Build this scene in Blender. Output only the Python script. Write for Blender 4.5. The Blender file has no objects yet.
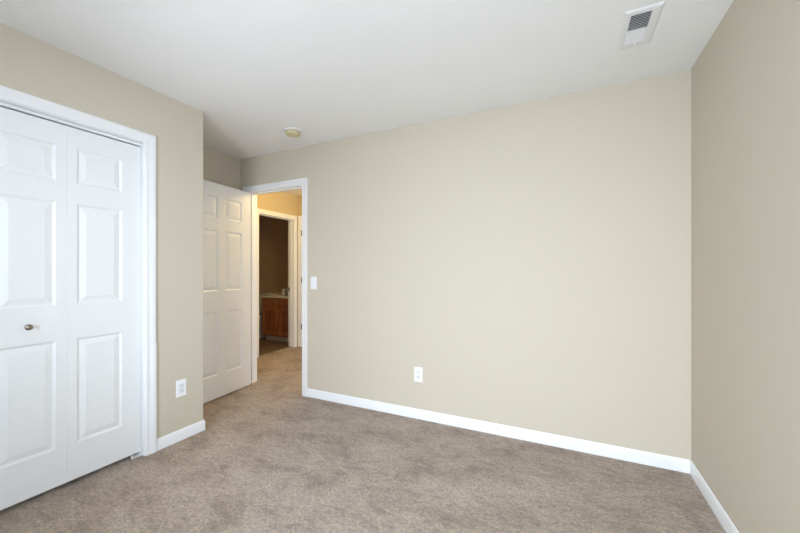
import bpy, bmesh, math, random
from mathutils import Matrix, Vector
S = bpy.context.scene
C = S.collection
R = math.radians
random.seed(4)

# ------------------------------------------------------------------ camera
cam_data = bpy.data.cameras.new('camera')
cam_data.sensor_width = 36.0
cam_data.lens = 345.0 / 800.0 * 36.0
cam_data.shift_y = 4.5 / 800.0
cam_data.clip_start = 0.02
cam = bpy.data.objects.new('camera', cam_data)
cam.location = (0, 0, 1.221)
cam.rotation_euler = (R(90), 0, math.atan2(166, 345))
C.objects.link(cam)
S.camera = cam

# ------------------------------------------------------------------ sky, daylight, exposure
world = bpy.data.worlds.new('sky')
S.world = world
world.use_nodes = True
wb = world.node_tree.nodes['Background']
wb.inputs[0].default_value = (0.80, 0.90, 1.0, 1)
wb.inputs[1].default_value = 0.8

def area(name, loc, rot, sx, sy, power, col):
    l = bpy.data.lights.new(name, 'AREA')
    l.shape = 'RECTANGLE'; l.size = sx; l.size_y = sy
    l.energy = power; l.color = col
    o = bpy.data.objects.new(name, l)
    o.location = loc; o.rotation_euler = rot
    C.objects.link(o)
    return o
# daylight coming in through the window of the near wall (behind the camera) and an added second one
# in the right wall (out of frame, put in to brighten closet and ceiling): sky from above and the bright ground outside
SKY, GND = (0.785, 0.885, 1.0), (0.77, 0.88, 1.0)
area('near_sky', (-0.47, -2.04, 2.42), (R(56), 0, 0), 2.6, 1.5, 520, SKY)
area('near_ground', (-0.47, -1.45, 0.62), (R(130), 0, 0), 1.9, 0.9, 168, GND)
area('right_ground_fill', (1.15, -0.25, 0.62), (R(130), 0, R(90)), 1.2, 0.9, 66, GND)
area('right_sky_fill', (1.45, -0.25, 2.05), (R(62), 0, R(90)), 1.6, 1.3, 94, SKY)
# warm ceiling lamp of the hall, out of view behind the door header
hl = bpy.data.lights.new('hall_lamp', 'POINT')
hl.energy = 27; hl.color = (1.0, 0.73, 0.28); hl.shadow_soft_size = 0.12
ho = bpy.data.objects.new('hall_lamp', hl); ho.location = (-2.75, 3.35, 2.25); C.objects.link(ho)
# added fill with no real source, brightens the hall, its jambs and the bathroom
area('hall_fill', (0.3, 3.5, 1.1), (R(90), 0, R(90)), 1.2, 1.7, 22, (1.0, 0.93, 0.84))

S.view_settings.view_transform = 'Standard'
S.view_settings.look = 'None'
S.view_settings.gamma = 1.0
S.view_settings.use_curve_mapping = False
S.view_settings.exposure = 0.05

# ------------------------------------------------------------------ materials
def lin(r, g, b):
    f = lambda c: (c / 255 / 12.92) if c / 255 <= 0.04045 else ((c / 255 + 0.055) / 1.055) ** 2.4
    return (f(r), f(g), f(b), 1)

def mat(name, col, rough=0.5, metal=0.0, spec=0.5, bump=None, var=0.0, vscale=3.0):
    """bump = (noise scale, strength, distance); var = small soft colour variation"""
    m = bpy.data.materials.new(name); m.use_nodes = True
    nt = m.node_tree; b = nt.nodes['Principled BSDF']
    b.inputs['Base Color'].default_value = col
    b.inputs['Roughness'].default_value = rough
    b.inputs['Metallic'].default_value = metal
    b.inputs['Specular IOR Level'].default_value = spec
    tc = nt.nodes.new('ShaderNodeTexCoord')
    if var:
        n = nt.nodes.new('ShaderNodeTexNoise'); n.inputs['Scale'].default_value = vscale; n.inputs['Detail'].default_value = 4
        nt.links.new(tc.outputs['Object'], n.inputs['Vector'])
        mx = nt.nodes.new('ShaderNodeMix'); mx.data_type = 'RGBA'
        mx.inputs[6].default_value = tuple(c * (1 - var) for c in col[:3]) + (1,)
        mx.inputs[7].default_value = tuple(min(1, c * (1 + var)) for c in col[:3]) + (1,)
        nt.links.new(n.outputs['Fac'], mx.inputs[0]); nt.links.new(mx.outputs[2], b.inputs['Base Color'])
    if bump:
        n = nt.nodes.new('ShaderNodeTexNoise'); n.inputs['Scale'].default_value = bump[0]; n.inputs['Detail'].default_value = 3
        nt.links.new(tc.outputs['Object'], n.inputs['Vector'])
        bp = nt.nodes.new('ShaderNodeBump'); bp.inputs['Strength'].default_value = bump[1]; bp.inputs['Distance'].default_value = bump[2]
        nt.links.new(n.outputs['Fac'], bp.inputs['Height']); nt.links.new(bp.outputs['Normal'], b.inputs['Normal'])
    return m

def carpet_mat(name, dark, mid, light):
    m = bpy.data.materials.new(name); m.use_nodes = True
    nt = m.node_tree; L = nt.links; b = nt.nodes['Principled BSDF']
    b.inputs['Roughness'].default_value = 1.0
    b.inputs['Specular IOR Level'].default_value = 0.05
    b.inputs['Sheen Weight'].default_value = 0.15
    tc = nt.nodes.new('ShaderNodeTexCoord')
    def noise(scale, detail, rough=0.6, dist=0.0, stretch=None):
        n = nt.nodes.new('ShaderNodeTexNoise')
        n.inputs['Scale'].default_value = scale; n.inputs['Detail'].default_value = detail
        n.inputs['Roughness'].default_value = rough; n.inputs['Distortion'].default_value = dist
        if stretch:
            mp = nt.nodes.new('ShaderNodeMapping'); mp.inputs['Scale'].default_value = stretch[0]; mp.inputs['Rotation'].default_value = (0, 0, stretch[1])
            L.new(tc.outputs['Object'], mp.inputs['Vector']); L.new(mp.outputs['Vector'], n.inputs['Vector'])
        else:
            L.new(tc.outputs['Object'], n.inputs['Vector'])
        return n
    patch = noise(3.4, 8, 0.66, 0.35, ((1, 1.5, 1), 0.9))    # brushed areas of the pile
    scuff = noise(15, 6, 0.7, 0.6, ((1, 2.2, 1), 0.7))        # short scuffs
    tuft = noise(62, 4, 0.74)                                 # tufts
    fibre = noise(240, 2, 0.7)                                # single fibres
    r1 = nt.nodes.new('ShaderNodeValToRGB')
    r1.color_ramp.elements[0].position = 0.37; r1.color_ramp.elements[0].color = dark
    r1.color_ramp.elements[1].position = 0.64; r1.color_ramp.elements[1].color = light
    e = r1.color_ramp.elements.new(0.5); e.color = mid
    L.new(patch.outputs['Fac'], r1.inputs['Fac'])
    def ramp(src, p0, v0, p1, v1):
        r = nt.nodes.new('ShaderNodeMapRange')
        r.inputs['From Min'].default_value = p0; r.inputs['From Max'].default_value = p1
        r.inputs['To Min'].default_value = v0; r.inputs['To Max'].default_value = v1
        L.new(src.outputs['Fac'], r.inputs['Value']); return r
    t = ramp(tuft, 0.3, 0.62, 0.7, 1.34)
    sc = ramp(scuff, 0.34, 0.80, 0.56, 1.07)
    f = ramp(fibre, 0.3, 0.76, 0.7, 1.22)
    mu = nt.nodes.new('ShaderNodeMath'); mu.operation = 'MULTIPLY'
    L.new(t.outputs['Result'], mu.inputs[0]); L.new(f.outputs['Result'], mu.inputs[1])
    m2 = nt.nodes.new('ShaderNodeMath'); m2.operation = 'MULTIPLY'
    L.new(mu.outputs['Value'], m2.inputs[0]); L.new(sc.outputs['Result'], m2.inputs[1]); mu = m2
    vm = nt.nodes.new('ShaderNodeVectorMath'); vm.operation = 'SCALE'
    L.new(r1.outputs['Color'], vm.inputs[0]); L.new(mu.outputs['Value'], vm.inputs['Scale'])
    L.new(vm.outputs['Vector'], b.inputs['Base Color'])
    ad = nt.nodes.new('ShaderNodeMath'); ad.operation = 'ADD'
    L.new(tuft.outputs['Fac'], ad.inputs[0]); L.new(fibre.outputs['Fac'], ad.inputs[1])
    bp = nt.nodes.new('ShaderNodeBump'); bp.inputs['Strength'].default_value = 0.8; bp.inputs['Distance'].default_value = 0.016
    L.new(ad.outputs['Value'], bp.inputs['Height']); L.new(bp.outputs['Normal'], b.inputs['Normal'])
    return m

def wood_mat(name, a, c):
    m = bpy.data.materials.new(name); m.use_nodes = True
    nt = m.node_tree; L = nt.links; b = nt.nodes['Principled BSDF']
    b.inputs['Roughness'].default_value = 0.42
    tc = nt.nodes.new('ShaderNodeTexCoord')
    mp = nt.nodes.new('ShaderNodeMapping'); mp.inputs['Scale'].default_value = (14, 14, 1.4)
    n = nt.nodes.new('ShaderNodeTexNoise'); n.inputs['Scale'].default_value = 3; n.inputs['Detail'].default_value = 6; n.inputs['Distortion'].default_value = 1.0
    r = nt.nodes.new('ShaderNodeValToRGB')
    r.color_ramp.elements[0].position = 0.35; r.color_ramp.elements[0].color = a
    r.color_ramp.elements[1].position = 0.68; r.color_ramp.elements[1].color = c
    L.new(tc.outputs['Object'], mp.inputs['Vector']); L.new(mp.outputs['Vector'], n.inputs['Vector'])
    L.new(n.outputs['Fac'], r.inputs['Fac']); L.new(r.outputs['Color'], b.inputs['Base Color'])
    return m

def glass_mat(name):
    m = bpy.data.materials.new(name); m.use_nodes = True
    nt = m.node_tree; nt.nodes.remove(nt.nodes['Principled BSDF'])
    out = nt.nodes['Material Output']
    t = nt.nodes.new('ShaderNodeBsdfTransparent'); g = nt.nodes.new('ShaderNodeBsdfGlossy'); g.inputs['Roughness'].default_value = 0.02
    fr = nt.nodes.new('ShaderNodeFresnel'); fr.inputs['IOR'].default_value = 1.45
    mx = nt.nodes.new('ShaderNodeMixShader')
    nt.links.new(fr.outputs[0], mx.inputs[0]); nt.links.new(t.outputs[0], mx.inputs[1]); nt.links.new(g.outputs[0], mx.inputs[2])
    nt.links.new(mx.outputs[0], out.inputs[0])
    return m

M = {}
M['wall'] = mat('tan_wall_paint', lin(204, 195, 178), 0.75, spec=0.25, bump=(140, 0.10, 0.004))
M['ceiling'] = mat('ceiling_white_texture', lin(243, 243, 243), 0.9, spec=0.15, bump=(95, 0.22, 0.004))
M['trim'] = mat('white_trim_paint', lin(239, 240, 242), 0.35)
M['door'] = mat('white_door_paint', lin(235, 236, 237), 0.38)
M['carpet'] = carpet_mat('taupe_carpet', lin(168, 150, 135), lin(188, 170, 155), lin(199, 182, 167))
M['vinyl'] = mat('brown_vinyl', lin(120, 98, 80), 0.4, var=0.18, vscale=9)
M['hallwall'] = mat('hall_tan_paint', lin(208, 190, 156), 0.75, spec=0.25, bump=(140, 0.10, 0.004))
M['bathwall'] = mat('bathroom_brown_paint', lin(205, 176, 144), 0.75, spec=0.25)
M['oak'] = wood_mat('reddish_oak', lin(150, 92, 62), lin(194, 130, 92))
M['oakdark'] = wood_mat('oak_painted_shade', lin(132, 76, 48), lin(170, 106, 72))  # darker oak copy: shade of the recessed door panels put into the colour
M['counter'] = mat('cream_counter', lin(240, 230, 214), 0.3)
M['kick'] = mat('toe_kick_pale', lin(228, 216, 200), 0.6)
M['porcelain'] = mat('white_porcelain', lin(235, 232, 226), 0.15)
M['plastic'] = mat('white_plastic', lin(243, 244, 247), 0.32)
M['socket'] = mat('socket_plastic', lin(226, 228, 232), 0.35)
M['slot'] = mat('dark_slot', lin(112, 112, 116), 0.6)
M['cream'] = mat('yellowed_plastic', lin(208, 197, 160), 0.5)
M['creamdark'] = mat('yellowed_plastic_slot', lin(176, 166, 132), 0.6)
M['nickel'] = mat('brushed_nickel', lin(150, 140, 128), 0.3, metal=1.0)
M['bronze'] = mat('dark_bronze', lin(70, 58, 46), 0.4, metal=0.8)
M['hinge'] = mat('dull_brass', lin(120, 104, 86), 0.4, metal=0.7)
M['ventwhite'] = mat('vent_white_enamel', lin(232, 232, 232), 0.4)
M['duct'] = mat('dark_duct', lin(40, 42, 44), 0.8)
M['closetdark'] = mat('closet_paint', lin(150, 142, 128), 0.8)
M['cup'] = mat('pale_ceramic', lin(206, 198, 186), 0.35)
M['glass'] = glass_mat('window_glass')

# ------------------------------------------------------------------ mesh helpers
def box(bm, x0, x1, y0, y1, z0, z1, bevel=0.0, seg=2):
    ret = bmesh.ops.create_cube(bm, size=1.0)
    vs = ret['verts']
    for v in vs:
        v.co = Vector((x0 + (v.co.x + .5) * (x1 - x0), y0 + (v.co.y + .5) * (y1 - y0), z0 + (v.co.z + .5) * (z1 - z0)))
    if bevel:
        es = {e for v in vs for e in v.link_edges}
        bmesh.ops.bevel(bm, geom=list(es), offset=bevel, segments=seg, affect='EDGES', profile=0.5)

def lathe(bm, prof, mtx=None, n=32):
    """prof: list of (radius, height) turned about z, then moved by mtx"""
    rings = []
    for r, z in prof:
        if r < 1e-6:
            rings.append([bm.verts.new((0, 0, z))])
        else:
            rings.append([bm.verts.new((r * math.cos(2 * math.pi * k / n), r * math.sin(2 * math.pi * k / n), z)) for k in range(n)])
    for a, b in zip(rings, rings[1:]):
        for k in range(n):
            k2 = (k + 1) % n
            if len(a) == 1 and len(b) == 1: continue
            if len(a) == 1: bm.faces.new((a[0], b[k2], b[k]))
            elif len(b) == 1: bm.faces.new((a[k], a[k2], b[0]))
            else: bm.faces.new((a[k], a[k2], b[k2], b[k]))
    if mtx:
        bmesh.ops.transform(bm, matrix=mtx, verts=[v for r in rings for v in r])

def sweep(bm, prof, path, closed=False):
    """extrude a profile of (u, v) pairs along mitred corners: path = list of (origin, udir, vdir)"""
    rings = [[bm.verts.new(o + ud * u + vd * v) for u, v in prof] for o, ud, vd in path]
    n = len(prof)
    for a, b in zip(rings, rings[1:]):
        for k in range(n):
            bm.faces.new((a[k], a[(k + 1) % n], b[(k + 1) % n], b[k]))
    bm.faces.new(rings[0]); bm.faces.new(list(reversed(rings[-1])))

def link(name, bm, m, parent=None, smooth=False, auto=None):
    bmesh.ops.recalc_face_normals(bm, faces=bm.faces)
    me = bpy.data.meshes.new(name)
    if parent is not None:                       # verts are in world space; bring them into the thing's own space
        root = parent
        mw = Matrix.Identity(4)
        chain = []
        while root is not None:
            chain.append(root); root = root.parent
        for r in reversed(chain):
            mw = mw @ Matrix.Translation(r.location) @ r.rotation_euler.to_matrix().to_4x4()
        bmesh.ops.transform(bm, matrix=mw.inverted(), verts=bm.verts)
    bm.to_mesh(me); bm.free()
    me.materials.append(m)
    if smooth or auto:
        for p in me.polygons: p.use_smooth = True
    if auto:
        me.set_sharp_from_angle(angle=R(auto))
    o = bpy.data.objects.new(name, me)
    C.objects.link(o)
    if parent is not None: o.parent = parent
    return o

def local(name, bm, m, parent, auto=None):
    """verts already in the parent's own space"""
    bmesh.ops.recalc_face_normals(bm, faces=bm.faces)
    me = bpy.data.meshes.new(name); bm.to_mesh(me); bm.free(); me.materials.append(m)
    if auto:
        for p in me.polygons: p.use_smooth = True
        me.set_sharp_from_angle(angle=R(auto))
    o = bpy.data.objects.new(name, me); C.objects.link(o); o.parent = parent
    return o

def empty(name, loc, rz=0.0):
    o = bpy.data.objects.new(name, None); C.objects.link(o)
    o.location = loc; o.rotation_euler = (0, 0, rz); o.empty_display_size = 0.1
    return o

def tag(o, label, cat, group=None, kind=None):
    o['label'] = label; o['category'] = cat
    if group: o['group'] = group
    if kind: o['kind'] = kind
    return o

def struct(name, boxes, m, label, cat, bevel=0.0):
    bm = bmesh.new()
    for b in boxes: box(bm, *b, bevel=bevel)
    return tag(link(name, bm, m), label, cat, kind='structure')

# ------------------------------------------------------------------ key dimensions (metres)
H = 2.44                      # ceiling
XL, XR = -2.506, 0.681        # closet wall face, right wall face
YN, YF = -1.0, 2.638          # near wall face, far wall face
YC = 1.732                    # end of the closet wall
XA = -3.210                   # alcove wall face
TW = 0.115                    # wall thickness
DX0, DX1, DZ = -3.084, -2.335, 2.062      # bedroom doorway clear opening
CY0, CY1, CZ = 0.563, 1.319, 2.065        # closet clear opening
JB = 0.019                    # jamb board
XH = -3.93                    # hall's left wall face
YE = 4.322                     # hall's end wall face
BY0, BY1, BZ = 3.545, 4.240, 2.040        # bathroom doorway
HX1 = 0.5                     # right end of hall
BX0 = -6.2                    # bathroom's far side
BYN, BYF = 3.2, 4.95          # bathroom near / far wall

# ------------------------------------------------------------------ structure: room shell
struct('floor', [(XA - .1, XR + .1, YN - .1, YF + .06, -.1, 0)], M['carpet'], 'taupe brown cut pile carpet covering the bedroom floor', 'floor')
struct('floor_hall', [(XH - .06, HX1, YF + .06, YE, -.1, 0)], M['carpet'], 'brown carpet of the hall floor beyond the doorway', 'floor')
struct('floor_bathroom', [(BX0, XH - .06, BYN, BYF, -.1, 0)], M['vinyl'], 'dark brown bathroom floor in front of the oak vanity', 'floor')
struct('ceiling', [(XA - .12, XR + .12, YN - .12, YF, H, H + .1)], M['ceiling'], 'white textured bedroom ceiling', 'ceiling')
struct('ceiling_hall', [(XH, HX1, YF + TW, YE, H, H + .1)], M['ceiling'], 'hall ceiling glowing warm above the doorway', 'ceiling')
struct('ceiling_bathroom', [(BX0, XH - TW, BYN, BYF, H, H + .1)], M['ceiling'], 'dark bathroom ceiling beyond the hall', 'ceiling')

o = JB
struct('wall_far', [(XH - TW, DX0 - o, YF, YF + TW, 0, H), (DX0 - o, DX1 + o, YF, YF + TW, DZ + o, H), (DX1 + o, XR + TW, YF, YF + TW, 0, H)],
       M['wall'], 'wide tan painted wall with the doorway at its left end', 'wall')
RY0, RY1, WZ0, WZ1 = -0.80, 0.30, 0.62, 2.12
struct('wall_right', [(XR, XR + TW, YN, RY0, 0, H), (XR, XR + TW, RY1, YF, 0, H), (XR, XR + TW, RY0, RY1, 0, WZ0), (XR, XR + TW, RY0, RY1, WZ1, H)], M['wall'], 'tan painted wall along the right edge of the room', 'wall')
bm = bmesh.new()
box(bm, XL - TW, XL, YN, CY0 - o, 0, H); box(bm, XL - TW, XL, CY0 - o, CY1 + o, CZ + o, H)
# the outer corner of the closet wall is slightly rounded
def corner_wall(bm):
    pts = [(XL - TW, CY1 + o), (XL, CY1 + o)]
    r = 0.006
    for k in range(6):
        a = k / 5 * math.pi / 2
        pts.append((XL - r + r * math.cos(a), YC - r + r * math.sin(a)))
    pts += [(XA, YC), (XA, YC - TW), (XL - TW, YC - TW)]
    lo = [bm.verts.new((x, y, 0)) for x, y in pts]; hi = [bm.verts.new((x, y, H)) for x, y in pts]
    n = len(pts)
    for k in range(n): bm.faces.new((lo[k], lo[(k + 1) % n], hi[(k + 1) % n], hi[k]))
    bm.faces.new(hi); bm.faces.new(list(reversed(lo)))
corner_wall(bm)
tag(link('wall_left', bm, M['wall']), 'tan painted closet wall that ends at the door alcove', 'wall', kind='structure')
struct('wall_alcove', [(XA - TW, XA, YN, YF, 0, H)], M['wall'], 'shaded tan wall at the back of the door alcove', 'wall')
# near wall with the window opening
WX0, WX1, WZ0, WZ1 = -1.35, 0.41, 0.62, 2.12
struct('wall_near', [(XA - TW, WX0, YN - TW, YN, 0, H), (WX1, XR + TW, YN - TW, YN, 0, H), (WX0, WX1, YN - TW, YN, 0, WZ0), (WX0, WX1, YN - TW, YN, WZ1, H)],
       M['wall'], 'tan painted window wall behind the viewer', 'wall')
struct('wall_hall_left', [(XH - TW, XH, YF + TW, BY0 - o, 0, H), (XH - TW, XH, BY0 - o, BY1 + o, BZ + o, H), (XH - TW, XH, BY1 + o, YE + TW, 0, H)],
       M['hallwall'], 'warm lit hall wall around the bathroom doorway', 'wall')
EX0, EX1, EZ = XH + .093, XH + .093 + .76, 2.045
struct('wall_hall_end', [(XH, EX0 - o, YE, YE + TW, 0, H), (EX0 - o, EX1 + o, YE, YE + TW, EZ + o, H), (EX1 + o, HX1, YE, YE + TW, 0, H)],
       M['hallwall'], 'warm lit wall at the end of the hall', 'wall')
struct('wall_hall_right', [(HX1, HX1 + TW, YF + TW, YE + TW, 0, H)], M['hallwall'], 'far right end wall of the hall, out of sight', 'wall')
struct('wall_bathroom_far', [(BX0, XH - TW, BYF, BYF + TW, 0, H)], M['bathwall'], 'dark brown bathroom wall above the oak vanity', 'wall')
struct('wall_bathroom_left', [(BX0 - TW, BX0, BYN, BYF + TW, 0, H)], M['bathwall'], 'bathroom side wall hidden beyond the toilet', 'wall')
struct('wall_bathroom_near', [(BX0, XH - TW, BYN - TW, BYN, 0, H)], M['bathwall'], 'bathroom near wall hidden behind the hall wall', 'wall')
struct('wall_bathroom_right', [(XH - TW, XH, YE + TW, BYF + TW, 0, H)], M['bathwall'], 'bathroom wall at the right end of the vanity', 'wall')

# ------------------------------------------------------------------ windows out of frame
def window(name, label, loc, rz, width, sgn):
    """local x along the wall, local -y outwards, origin at the sill line of the room face"""
    w = empty(name, loc, rz); tag(w, label, 'window', kind='structure')
    bm = bmesh.new(); f = .045; h = width / 2; zt = WZ1 - WZ0
    ya, yb = -TW + .02, -TW + .075
    for b in [(-h, -h + f), (h - f, h), (-.025, .025)]: box(bm, b[0], b[1], ya, yb, 0, zt)
    for b in [(0, f), (zt - f, zt)]:
        box(bm, -h + f, -.025, ya, yb, b[0], b[1]); box(bm, .025, h - f, ya, yb, b[0], b[1])
    local('window_frame', bm, M['trim'], w)
    for a, b in [(-h + f, -.025), (.025, h - f)]:
        bm = bmesh.new(); box(bm, a, b, ya + .022, ya + .028, f, zt - f); local('pane', bm, M['glass'], w)
    bm = bmesh.new(); box(bm, -h - .05, h + .05, .001, .03, -.02, 0, bevel=.004); local('window_sill', bm, M['trim'], w)
window('window_1', 'white framed window in the wall behind the viewer', ((WX0 + WX1) / 2, YN, WZ0), 0, WX1 - WX0, 1)
window('window_2_added', 'white framed window added for light in the right wall, out of view', (XR, (RY0 + RY1) / 2, WZ0), R(90), RY1 - RY0, 1)  # unseen window, added for more light on closet and ceiling

# ------------------------------------------------------------------ door casings and jambs (trim)
CW = 0.060
CPROF = [(0, 0), (0, .009), (.006, .0115), (.016, .0115), (.022, .009), (.030, .0125), (.042, .0155), (.056, .0165), (.060, .014), (.060, 0)]   # (across, out)

def casing(bm, a0, a1, top, to_world, reveal=.005):
    """U-shaped moulding round an opening on a wall; to_world(along, height, out) -> Vector"""
    def P(al, z): return to_world(al, z, 0)
    A = to_world(1, 0, 0) - to_world(0, 0, 0); Z = Vector((0, 0, 1)); N = to_world(0, 0, 1) - to_world(0, 0, 0)
    a0 -= reveal; a1 += reveal; top += reveal
    path = [(P(a0, 0), -A, N), (P(a0, top), -A + Z, N), (P(a1, top), A + Z, N), (P(a1, 0), A, N)]
    sweep(bm, CPROF, path)

def trim(name, label, loc, build_casing, build_jamb):
    t = empty(name, loc); tag(t, label, 'door frame', kind='structure')
    bm = bmesh.new(); build_casing(bm); link('casing', bm, M['trim'], t, auto=50)
    bm = bmesh.new(); build_jamb(bm); link('jamb', bm, M['trim'], t)
    return t

def jamb_x(bm, y, x0, x1, top, depth, stop=None):      # opening in a wall lying along x
    box(bm, x0 - JB, x0, y, y + depth, 0, top); box(bm, x1, x1 + JB, y, y + depth, 0, top); box(bm, x0 - JB, x1 + JB, y, y + depth, top, top + JB)
    if stop:
        a, b = stop
        box(bm, x0, x0 + .011, y + a, y + b, 0, top); box(bm, x1 - .011, x1, y + a, y + b, 0, top); box(bm, x0 + .011, x1 - .011, y + a, y + b, top - .011, top)
def jamb_y(bm, x, y0, y1, top, depth, stop=None):      # opening in a wall lying along y, wall body on the -x side
    box(bm, x - depth, x, y0 - JB, y0, 0, top); box(bm, x - depth, x, y1, y1 + JB, 0, top); box(bm, x - depth, x, y0 - JB, y1 + JB, top, top + JB)
    if stop:
        a, b = stop
        box(bm, x - b, x - a, y0, y0 + .011, 0, top); box(bm, x - b, x - a, y1 - .011, y1, 0, top); box(bm, x - b, x - a, y0 + .011, y1 - .011, top - .011, top)

# closet frame
def cc(bm):
    casing(bm, CY0, CY1, CZ, lambda a, z, n: Vector((XL + n, a, z)))
def cj(bm):
    jamb_y(bm, XL, CY0, CY1, CZ, TW)
t1 = trim('trim_1', 'white moulded casing framing the closet bifold door', (XL, (CY0 + CY1) / 2, 0), cc, cj)
bm = bmesh.new()                                        # lower length of the right casing, a separate piece a hair wider
pr = [(u + .0035 if u > .03 else u - .0006, v + .001 if v > .001 else v) for u, v in CPROF]
sweep(bm, pr, [(Vector((XL, CY1 + .005, 0)), Vector((0, 1, 0)), Vector((1, 0, 0))), (Vector((XL, CY1 + .005, .735)), Vector((0, 1, 0)), Vector((1, 0, 0)))])
link('casing_length', bm, M['trim'], t1, auto=50)
bm = bmesh.new(); box(bm, XL - .075, XL - .036, CY0 + .002, CY1 - .002, 2.0495, CZ - .0005); link('bifold_track', bm, M['trim'], t1)
bm = bmesh.new()                                        # floor pivot bracket in the right corner
box(bm, XL - .075, XL - .028, CY1 - .045, CY1 - .001, 0.0, .004, bevel=.001); box(bm, XL - .075, XL - .030, CY1 - .004, CY1 - .001, .003, .045)
box(bm, XL - .034, XL - .028, CY1 - .060, CY1 - .052, 0, .024)
link('pivot_bracket', bm, M['plastic'], t1)

# bedroom doorway frame
def bc(bm):
    casing(bm, DX0, DX1, DZ, lambda a, z, n: Vector((a, YF - n, z)))
    casing(bm, DX0, DX1, DZ, lambda a, z, n: Vector((a, YF + TW + n, z)))
def bj(bm):
    jamb_x(bm, YF, DX0, DX1, DZ, TW, stop=(.042, .072))
t2 = trim('trim_2', 'white casing and jamb of the doorway to the hall', ((DX0 + DX1) / 2, YF, 0), bc, bj)
# bathroom doorway frame
def hc(bm):
    casing(bm, BY0, BY1, BZ, lambda a, z, n: Vector((XH + n, a, z)))
def hj(bm):
    jamb_y(bm, XH, BY0, BY1, BZ, TW, stop=(.045, .075))
t3 = trim('trim_3', 'warm lit casing of the bathroom doorway across the hall', (XH, (BY0 + BY1) / 2, 0), hc, hj)
bm = bmesh.new(); box(bm, XH - .108, XH - .079, BY1 - .0025, BY1, .895, .955, bevel=.001); sp = link('strike_plate', bm, M['bronze'], t3)
sp['label'] = 'dark bronze strike plate'
# frame of the door at the hall's end
def ec(bm):
    casing(bm, EX0, EX1, EZ, lambda a, z, n: Vector((a, YE - n, z)))
def ej(bm):
    jamb_x(bm, YE, EX0, EX1, EZ, TW)
t4 = trim('trim_4', 'narrow casing strip right of the bathroom doorway, on the end wall', ((EX0 + EX1) / 2, YE, 0), ec, ej)

# ------------------------------------------------------------------ moulded panel doors
def panel_slab(bm, x0, x1, z0, z1, th, panels):
    """slab in the x-z plane, thickness along y (0..th); raised-panel mouldings pressed into both faces"""
    xs = sorted({x0, x1, *[p[0] for p in panels], *[p[1] for p in panels]})
    zs = sorted({z0, z1, *[p[2] for p in panels], *[p[3] for p in panels]})
    steps = [(.0, .0), (.004, .0035), (.010, .0075), (.014, .0080), (.040, .0022), (.043, .0012)]
    for side in (0, 1):
        Y = lambda d: d if side == 0 else th - d
        for a, b in zip(xs, xs[1:]):
            for c, d in zip(zs, zs[1:]):
                mx, mz = (a + b) / 2, (c + d) / 2
                if any(p[0] < mx < p[1] and p[2] < mz < p[3] for p in panels): continue
                bm.faces.new([bm.verts.new((x, Y(0), z)) for x, z in ((a, c), (b, c), (b, d), (a, d))])
        for p in panels:
            loops = []
            for ins, dep in steps:
                loops.append([bm.verts.new((x, Y(dep), z)) for x, z in ((p[0] + ins, p[2] + ins), (p[1] - ins, p[2] + ins), (p[1] - ins, p[3] - ins), (p[0] + ins, p[3] - ins))])
            for l0, l1 in zip(loops, loops[1:]):
                for k in range(4): bm.faces.new((l0[k], l0[(k + 1) % 4], l1[(k + 1) % 4], l1[k]))
            bm.faces.new(loops[-1])
    c = [(x0, z0), (x1, z0), (x1, z1), (x0, z1)]
    for k in range(4):
        (xa, za), (xb, zb) = c[k], c[(k + 1) % 4]
        bm.faces.new([bm.verts.new(q) for q in ((xa, 0, za), (xb, 0, zb), (xb, th, zb), (xa, th, za))])
    bmesh.ops.remove_doubles(bm, verts=bm.verts, dist=1e-5)

PZ = [(.234, .834), (1.030, 1.607), (1.723, 1.925)]

# closet bifold door: two leaves, recessed in the frame. Leaf plane: local x -> world -y ... built directly in world
d1 = empty('door_1', (XL - .034, (CY0 + CY1) / 2, 0)); tag(d1, 'white six panel bifold closet door with small round knob', 'closet door', kind='structure')
def bifold_leaf(y0, y1, py0, py1):
    bm = bmesh.new()
    panel_slab(bm, y0, y1, .027, 2.040, .034, [(py0, py1, a, b) for a, b in PZ])
    for v in bm.verts:                                   # (x,y,z) -> thickness goes towards -x
        x, y, z = v.co; v.co = (XL - .034 - y, x, z)
    return link('bifold_leaf', bm, M['door'], d1)
mid = .941
bifold_leaf(CY0 + .003, mid - .0003, .670, .893)
bifold_leaf(mid + .0003, CY1 - .003, .985, 1.2085)
bm = bmesh.new()
lathe(bm, [(0, 0), (.0085, 0), (.0085, .003), (.0055, .006), (.0055, .014), (.009, .018), (.0145, .022), (.0155, .026), (.0145, .031), (.010, .0345), (0, .0355)],
      Matrix.Translation((XL - .034, .779, .928)) @ Matrix.Rotation(R(90), 4, 'Y'), 28)
k = link('knob', bm, M['nickel'], d1, auto=60); k['label'] = 'small round brushed nickel knob'

# bedroom door, standing open against the alcove, hinged on the left jamb
DW, DT, DH0, DH1 = .744, .035, .014, 2.052
open_deg = 84.0
hinge = Vector((DX0 + .016, YF - .022, 0))
d2 = empty('door_2', hinge, -R(open_deg)); tag(d2, 'white six panel hinged door standing open in the alcove', 'door', kind='structure')
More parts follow.
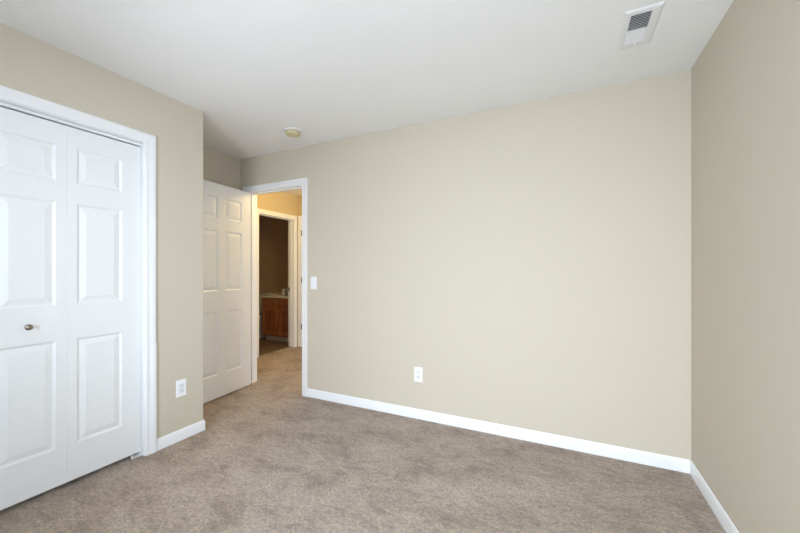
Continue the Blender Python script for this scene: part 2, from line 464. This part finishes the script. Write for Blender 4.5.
# local frame: x runs from hinge edge to free edge; y 0 = hall side when open shows to the room
bm = bmesh.new()
st, mul = .118, .088
pw = (DW - 2 * st - mul) / 2
pan = []
for a, b in PZ:
    pan += [(st, st + pw, a, b), (st + pw + mul, DW - st, a, b)]
panel_slab(bm, 0, DW, DH0, DH1, DT, pan)
for v in bm.verts: v.co.y += .004
slab = local('door_slab', bm, M['door'], d2)
kn = [(0, 0), (.031, 0), (.031, .004), (.026, .009), (.012, .011), (.011, .030), (.019, .037), (.026, .046), (.027, .054), (.023, .062), (.012, .066), (0, .067)]
for sgn, yy in ((1, DT + .004), (-1, .004)):
    bm = bmesh.new()
    lathe(bm, kn, Matrix.Translation((DW - .062, yy, .93)) @ Matrix.Rotation(R(-90 * sgn), 4, 'X'), 28)
    local('door_knob', bm, M['nickel'], d2, auto=60)
for z in (.26, 1.03, 1.80):
    bm = bmesh.new(); lathe(bm, [(0, 0), (.0055, 0), (.0055, .089), (0, .089)], Matrix.Translation((0, 0, z - .0445)), 16)
    local('hinge', bm, M['hinge'], d2, auto=50)

# closed door at the end of the hall, only its hinge side peeks past the casing
d3 = empty('door_3', ((EX0 + EX1) / 2, YE, 0)); tag(d3, 'white door at the end of the hall, only its hinge edge showing', 'door', kind='structure')
bm = bmesh.new()
w3 = EX1 - EX0 - .006
pw3 = (w3 - 2 * st - mul) / 2
pan = []
for a, b in PZ: pan += [(st, st + pw3, a, b), (st + pw3 + mul, w3 - st, a, b)]
panel_slab(bm, 0, w3, .014, EZ - .003, DT, pan)
for v in bm.verts: v.co += Vector((EX0 + .003, YE + .003, 0))
link('door_slab', bm, M['door'], d3)
for z in (.328, 1.07, 1.83):
    bm = bmesh.new(); lathe(bm, [(0, 0), (.0075, 0), (.0075, .089), (0, .089)], Matrix.Translation((EX0 + .002, YE - .006, z - .0445)), 16)
    h = link('hinge', bm, M['hinge'], d3, auto=50); h['label'] = 'dull metal hinge knuckle'

# ------------------------------------------------------------------ baseboards
BH, BT = .080, .0085
BPROF = [(0, 0), (BT, 0), (BT, BH - .014), (BT - .003, BH - .006), (BT - .006, BH), (0, BH)]     # (out, up)
def base(name, pts, label, closed=False):
    """pts: floor polyline along wall faces, room on the left-hand side of travel"""
    bm = bmesh.new(); path = []
    V = [Vector((x, y, 0)) for x, y in pts]
    nrm = []
    for a, b in zip(V, V[1:]):
        d = (b - a).normalized(); nrm.append(Vector((-d.y, d.x, 0)))
    for i, p in enumerate(V):
        if i == 0: n = nrm[0]
        elif i == len(V) - 1: n = nrm[-1]
        else:
            s = nrm[i - 1] + nrm[i]; n = s / s.dot(nrm[i])
        path.append((p, n, Vector((0, 0, 1))))
    sweep(bm, BPROF, path)
    return tag(link(name, bm, M['trim'], auto=40), label, 'baseboard', kind='structure')
e = .005 + CW
base('baseboard_far', [(XR - BT, YF), (DX1 + e, YF)], 'long white baseboard under the wide tan wall')
base('baseboard_right', [(XR, YN + BT), (XR, YF)], 'white baseboard along the right wall, meeting the far corner')
base('baseboard_left', [(XA + BT, YC), (XL, YC), (XL, CY1 + e + .0035)], 'short white baseboard right of the closet, wrapping the corner')
base('baseboard_alcove', [(XA, YF), (XA, YC)], 'baseboard at the back of the alcove behind the open door')
base('baseboard_closet', [(XL, CY0 - e), (XL, YN + BT)], 'white baseboard left of the closet, out of view')
base('baseboard_near', [(XL, YN), (XR, YN)], 'white baseboard under the window behind the viewer')
base('baseboard_hall', [(DX0 - e, YF + TW), (XH, YF + TW), (XH, BY0 - e)][::-1], 'hall baseboard left of the bathroom doorway, out of view')

# ------------------------------------------------------------------ wall plates
def plate(bm, hw, hh, th=.0055):
    """bevelled cover plate in local x-z, facing -y"""
    ringdefs = [(hw, hh, 0), (hw, hh, th * .45), (hw - .004, hh - .004, th)]
    rings = [[bm.verts.new((sx * a, -t, sz * b)) for sx, sz in ((-1, -1), (1, -1), (1, 1), (-1, 1))] for a, b, t in ringdefs]
    for l0, l1 in zip(rings, rings[1:]):
        for q in range(4): bm.faces.new((l0[q], l0[(q + 1) % 4], l1[(q + 1) % 4], l1[q]))
    bm.faces.new(rings[-1]); bm.faces.new(list(reversed(rings[0])))

def rounded_face(bm, cx, cz, hw, hh, y0, y1, r, n=6):
    pts = []
    for sx, sz, a0 in ((1, 1, 0), (-1, 1, 90), (-1, -1, 180), (1, -1, 270)):
        for q in range(n + 1):
            a = R(a0 + 90 * q / n)
            pts.append((cx + sx * (hw - r) + r * math.cos(a), cz + sz * (hh - r) + r * math.sin(a)))
    A = [bm.verts.new((x, y0, z)) for x, z in pts]; B = [bm.verts.new((x, y1, z)) for x, z in pts]
    m_ = len(pts)
    for q in range(m_): bm.faces.new((A[q], A[(q + 1) % m_], B[(q + 1) % m_], B[q]))
    bm.faces.new(B); bm.faces.new(list(reversed(A)))

def screw(parent, x, z, y=-.0055):
    bm = bmesh.new()
    lathe(bm, [(0, 0), (.0033, 0), (.0028, .0010), (0, .0013)], Matrix.Translation((x, y, z)) @ Matrix.Rotation(R(90), 4, 'X'), 14)
    local('screw', bm, M['socket'], parent)

def slots(bm, cz, y):
    box(bm, -.0080, -.0058, y - .0004, y + .001, cz - .0005, cz + .0085)
    box(bm, .0058, .0080, y - .0004, y + .001, cz + .0005, cz + .0080)
    rounded_face(bm, 0, cz - .0075, .0026, .0026, y + .001, y - .0004, .0025, 4)

def outlet(loc, rz, label, duplex=True):
    t = empty('power_outlet', loc, rz); tag(t, label, 'outlet')
    bm = bmesh.new(); plate(bm, .037, .060); local('cover_plate', bm, M['plastic'], t)
    if duplex:
        for cz in (.0195, -.0195):
            bm = bmesh.new(); rounded_face(bm, 0, cz, .0170, .0142, -.004, -.0068, .0105)
            rc = local('receptacle', bm, M['socket'], t)
            bm = bmesh.new(); slots(bm, cz, -.0068)
            local('slots', bm, M['slot'], rc)
        screw(t, 0, 0)
    else:
        bm = bmesh.new(); rounded_face(bm, 0, 0, .0168, .0335, -.004, -.0072, .003)
        rc = local('receptacle', bm, M['socket'], t)
        bm = bmesh.new()
        for cz in (.017, -.017): slots(bm, cz, -.0072)
        local('slots', bm, M['slot'], rc)
        screw(t, 0, .048); screw(t, 0, -.048)
    return t
outlet((-1.100, YF, .365), 0, 'white duplex outlet low on the wide far wall')
outlet((XL, 1.561, .376), R(90), 'white outlet low on the closet wall beside the closet casing', duplex=False)

sw = empty('light_switch', (-2.193, YF, 1.106)); tag(sw, 'white light switch on the far wall right of the doorway', 'switch')
bm = bmesh.new(); plate(bm, .036, .060); local('cover_plate', bm, M['plastic'], sw)
bm = bmesh.new()
for z0, z1, ya, yb in ((-.033, 0, -.0062, -.0092), (0, .033, -.0092, -.0062)):
    q = [bm.verts.new(c) for c in ((-.0165, ya, z0), (.0165, ya, z0), (.0165, yb, z1), (-.0165, yb, z1), (-.0165, -.003, z0), (.0165, -.003, z0), (.0165, -.003, z1), (-.0165, -.003, z1))]
    for f_ in ((0, 1, 2, 3), (4, 7, 6, 5), (0, 4, 5, 1), (1, 5, 6, 2), (2, 6, 7, 3), (3, 7, 4, 0)): bm.faces.new([q[i] for i in f_])
local('rocker', bm, M['plastic'], sw)
screw(sw, 0, .048); screw(sw, 0, -.048)

# ------------------------------------------------------------------ smoke detector on the ceiling
sd = empty('smoke_detector', (-2.138, 2.296, H)); tag(sd, 'round yellowed smoke detector on the ceiling near the doorway', 'smoke detector')
bm = bmesh.new(); lathe(bm, [(0, 0), (.073, 0), (.073, -.006), (.069, -.010), (0, -.010)], None, 48); local('base_plate', bm, M['ventwhite'], sd, auto=40)
bm = bmesh.new(); lathe(bm, [(0, -.010), (.060, -.010), (.062, -.014), (.062, -.030), (.058, -.038), (.046, -.043), (.026, -.044), (.024, -.046), (0, -.046)], None, 48)
local('detector_body', bm, M['cream'], sd, auto=40)
bm = bmesh.new()
for q in range(24):
    a = 2 * math.pi * q / 24
    b2 = bmesh.new(); box(b2, .0605, .0626, -.005, .005, -.029, -.022); b2.transform(Matrix.Rotation(a, 4, 'Z'))
    tmp = bpy.data.meshes.new('t'); b2.to_mesh(tmp); b2.free(); bm.from_mesh(tmp); bpy.data.meshes.remove(tmp)
local('vent_slots', bm, M['creamdark'], sd)

# ------------------------------------------------------------------ ceiling register
VX0, VX1, VY0, VY1 = .252, .404, 1.925, 2.236
cv = empty('ceiling_vent', ((VX0 + VX1) / 2, (VY0 + VY1) / 2, H)); tag(cv, 'white metal ceiling vent with louvers and damper lever', 'vent')
bm = bmesh.new()
iw = .024
prof = [(0, 0), (0, -.003), (.006, -.007), (iw - .004, -.009), (iw, -.007), (iw, 0)]
cs = [(VX0, VY0, 1, 1), (VX1, VY0, -1, 1), (VX1, VY1, -1, -1), (VX0, VY1, 1, -1)]
rings = [[bm.verts.new((x + sx * u, y + sy * u, H + z)) for u, z in prof] for x, y, sx, sy in cs]
for i in range(4):
    a, b = rings[i], rings[(i + 1) % 4]
    for q in range(len(prof)):
        bm.faces.new((a[q], a[(q + 1) % len(prof)], b[(q + 1) % len(prof)], b[q]))
ix0, ix1, iy0, iy1 = VX0 + .027, VX1 - .041, VY0 + .026, VY1 - .046
ym = iy0 + .54 * (iy1 - iy0)
ax0, ax1, ay0, ay1 = VX0 + iw - .004, VX1 - iw + .004, VY0 + iw - .004, VY1 - iw + .004
for b in ((ax0, ix0, ay0, ay1), (ix1, ax1, ay0, ay1), (ix0, ix1, ay0, iy0), (ix0, ix1, iy1, ay1)): box(bm, *b, H - .009, H - .002)
link('vent_frame', bm, M['ventwhite'], cv)
bm = bmesh.new(); box(bm, ix0, ix1, iy0, iy1, H - .0008, H - .0003); link('duct_opening', bm, M['duct'], cv)
def louvers(y0, y1, n, tilt, name='louver_bank'):
    bm = bmesh.new()
    for q in range(n):
        yc = y0 + (q + .5) * (y1 - y0) / n
        b2 = bmesh.new(); box(b2, ix0, ix1, -.0058, .0058, -.0005, .0005)
        b2.transform(Matrix.Translation((0, yc, H - .0062)) @ Matrix.Rotation(tilt, 4, 'X'))
        tmp = bpy.data.meshes.new('t'); b2.to_mesh(tmp); b2.free(); bm.from_mesh(tmp); bpy.data.meshes.remove(tmp)
    return link(name, bm, M['ventwhite'], cv)
louvers(iy0, ym - .004, 10, R(40))
louvers(ym + .004, iy1, 9, R(-32))
bm = bmesh.new(); box(bm, ix0, ix1, ym - .004, ym + .004, H - .0105, H - .001); link('centre_bar', bm, M['ventwhite'], cv)
bm = bmesh.new(); box(bm, .325, .333, iy1 - .004, iy1 + .012, H - .024, H - .008, bevel=.002); link('damper_lever', bm, M['ventwhite'], cv)

# ------------------------------------------------------------------ bathroom: vanity, worktop, tumbler, toilet
VL, VR, VF, VB, VT = -4.82, XH - TW - .004, 4.42, BYF - .003, .765
VT = VT - .006
va = empty('vanity_cabinet', ((VL + VR) / 2, VF, 0)); tag(va, 'reddish oak vanity cabinet seen through the bathroom doorway', 'cabinet')
bm = bmesh.new()
box(bm, VL, VR, VF + .020, VB, .100, VT)
link('carcass', bm, M['oak'], va)
bm = bmesh.new(); box(bm, VL + .004, VR, VF + .075, VB, 0, .100); tk = link('toe_kick', bm, M['kick'], va); tk['label'] = 'pale toe kick board'
bm = bmesh.new(); vm = (VL + VR) / 2
for a, b in ((VL, VL + .035), (VR - .035, VR), (vm - .02, vm + .02)): box(bm, a, b, VF + .001, VF + .020, .100, VT)
for a, b in ((.100, .135), (.585, .615), (VT - .03, VT)):
    box(bm, VL + .035, vm - .02, VF + .001, VF + .020, a, b); box(bm, vm + .02, VR - .035, VF + .001, VF + .020, a, b)
link('face_frame', bm, M['oak'], va)
for a, b in ((VL + .022, vm - .013), (vm + .013, VR - .022)):
    bm = bmesh.new(); box(bm, a, b, VF - .019, VF, .618, VT - .022, bevel=.004); link('drawer_front', bm, M['oak'], va)
    bm = bmesh.new(); r_ = .055
    box(bm, a, a + r_, VF - .017, VF, .125, .592, bevel=.003); box(bm, b - r_, b, VF - .017, VF, .125, .592, bevel=.003)
    box(bm, a + r_, b - r_, VF - .017, VF, .125, .125 + r_, bevel=.003); box(bm, a + r_, b - r_, VF - .017, VF, .592 - r_, .592, bevel=.003)
    dd = link('cabinet_door', bm, M['oak'], va)
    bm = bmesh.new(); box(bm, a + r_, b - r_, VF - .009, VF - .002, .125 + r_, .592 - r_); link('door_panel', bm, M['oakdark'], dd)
VT = VT + .006
wt = empty('countertop', (vm, VF, VT)); tag(wt, 'cream bathroom countertop lying on the oak vanity', 'countertop')
bm = bmesh.new(); box(bm, VL - .025, VR, VF - .028, VB, VT - .006, VT + .028, bevel=.006); link('slab', bm, M['counter'], wt)
bm = bmesh.new(); box(bm, VL - .025, VR, VB - .018, VB, VT + .028, VT + .125, bevel=.004); link('backsplash', bm, M['counter'], wt)
bm = bmesh.new()
lathe(bm, [(.205, -.002), (.205, .010), (.190, .014), (.178, .010), (.165, .004), (.12, .002), (0, .001)], Matrix.Translation((vm - .02, VF + .24, VT + .028)) @ Matrix.Scale(.78, 4, (0, 1, 0)), 40)
link('sink_basin', bm, M['porcelain'], wt, auto=60)
bm = bmesh.new()
fx, fy, fz = vm - .02, VF + .43, VT + .028
box(bm, fx - .075, fx + .075, fy - .022, fy + .022, fz, fz + .018, bevel=.006)
for s in (-1, 1): lathe(bm, [(0, 0), (.016, 0), (.014, .03), (.020, .034), (.019, .05), (0, .055)], Matrix.Translation((fx + s * .052, fy, fz + .016)), 20)
box(bm, fx - .011, fx + .011, fy - .125, fy + .012, fz + .045, fz + .064, bevel=.006); box(bm, fx - .012, fx + .012, fy - .012, fy + .012, fz + .016, fz + .062, bevel=.004)
link('faucet', bm, M['nickel'], wt)
tb = bmesh.new()
lathe(tb, [(0, 0), (.030, 0), (.034, .006), (.038, .115), (.0355, .115), (.0315, .008), (0, .007)], Matrix.Translation((-4.385, 4.49, VT + .0282)), 32)
tag(link('tumbler', tb, M['cup'], auto=50), 'pale tumbler standing on the bathroom countertop', 'tumbler')

to = empty('toilet', (-5.11, BYF - .2, 0)); tag(to, 'white toilet in the dark left of the oak vanity', 'toilet')
bm = bmesh.new(); box(bm, -5.33, -4.89, BYF - .205, BYF - .012, .40, .775, bevel=.02, seg=3); link('tank', bm, M['porcelain'], to, auto=40)
bm = bmesh.new(); box(bm, -5.345, -4.875, BYF - .218, BYF - .006, .7755, .806, bevel=.010, seg=3); link('tank_lid', bm, M['porcelain'], to, auto=40)
def loft(bm, secs, n=32):
    rings = [[bm.verts.new((cx + rx * math.cos(2 * math.pi * q / n), cy + ry * math.sin(2 * math.pi * q / n), z)) for q in range(n)] for cx, cy, z, rx, ry in secs]
    for a, b in zip(rings, rings[1:]):
        for q in range(n): bm.faces.new((a[q], a[(q + 1) % n], b[(q + 1) % n], b[q]))
    bm.faces.new(list(reversed(rings[0]))); bm.faces.new(rings[-1])
ty = BYF - .40
bm = bmesh.new(); loft(bm, [(-5.11, ty + .05, 0, .115, .22), (-5.11, ty + .05, .05, .105, .20), (-5.11, ty + .06, .18, .11, .18), (-5.11, ty - .01, .30, .165, .235), (-5.11, ty - .02, .385, .185, .26)])
link('bowl', bm, M['porcelain'], to, auto=50)
bm = bmesh.new(); loft(bm, [(-5.11, ty - .02, .3855, .188, .255), (-5.11, ty - .02, .405, .190, .258), (-5.11, ty - .02, .428, .182, .250)]); link('seat_lid', bm, M['porcelain'], to, auto=50)
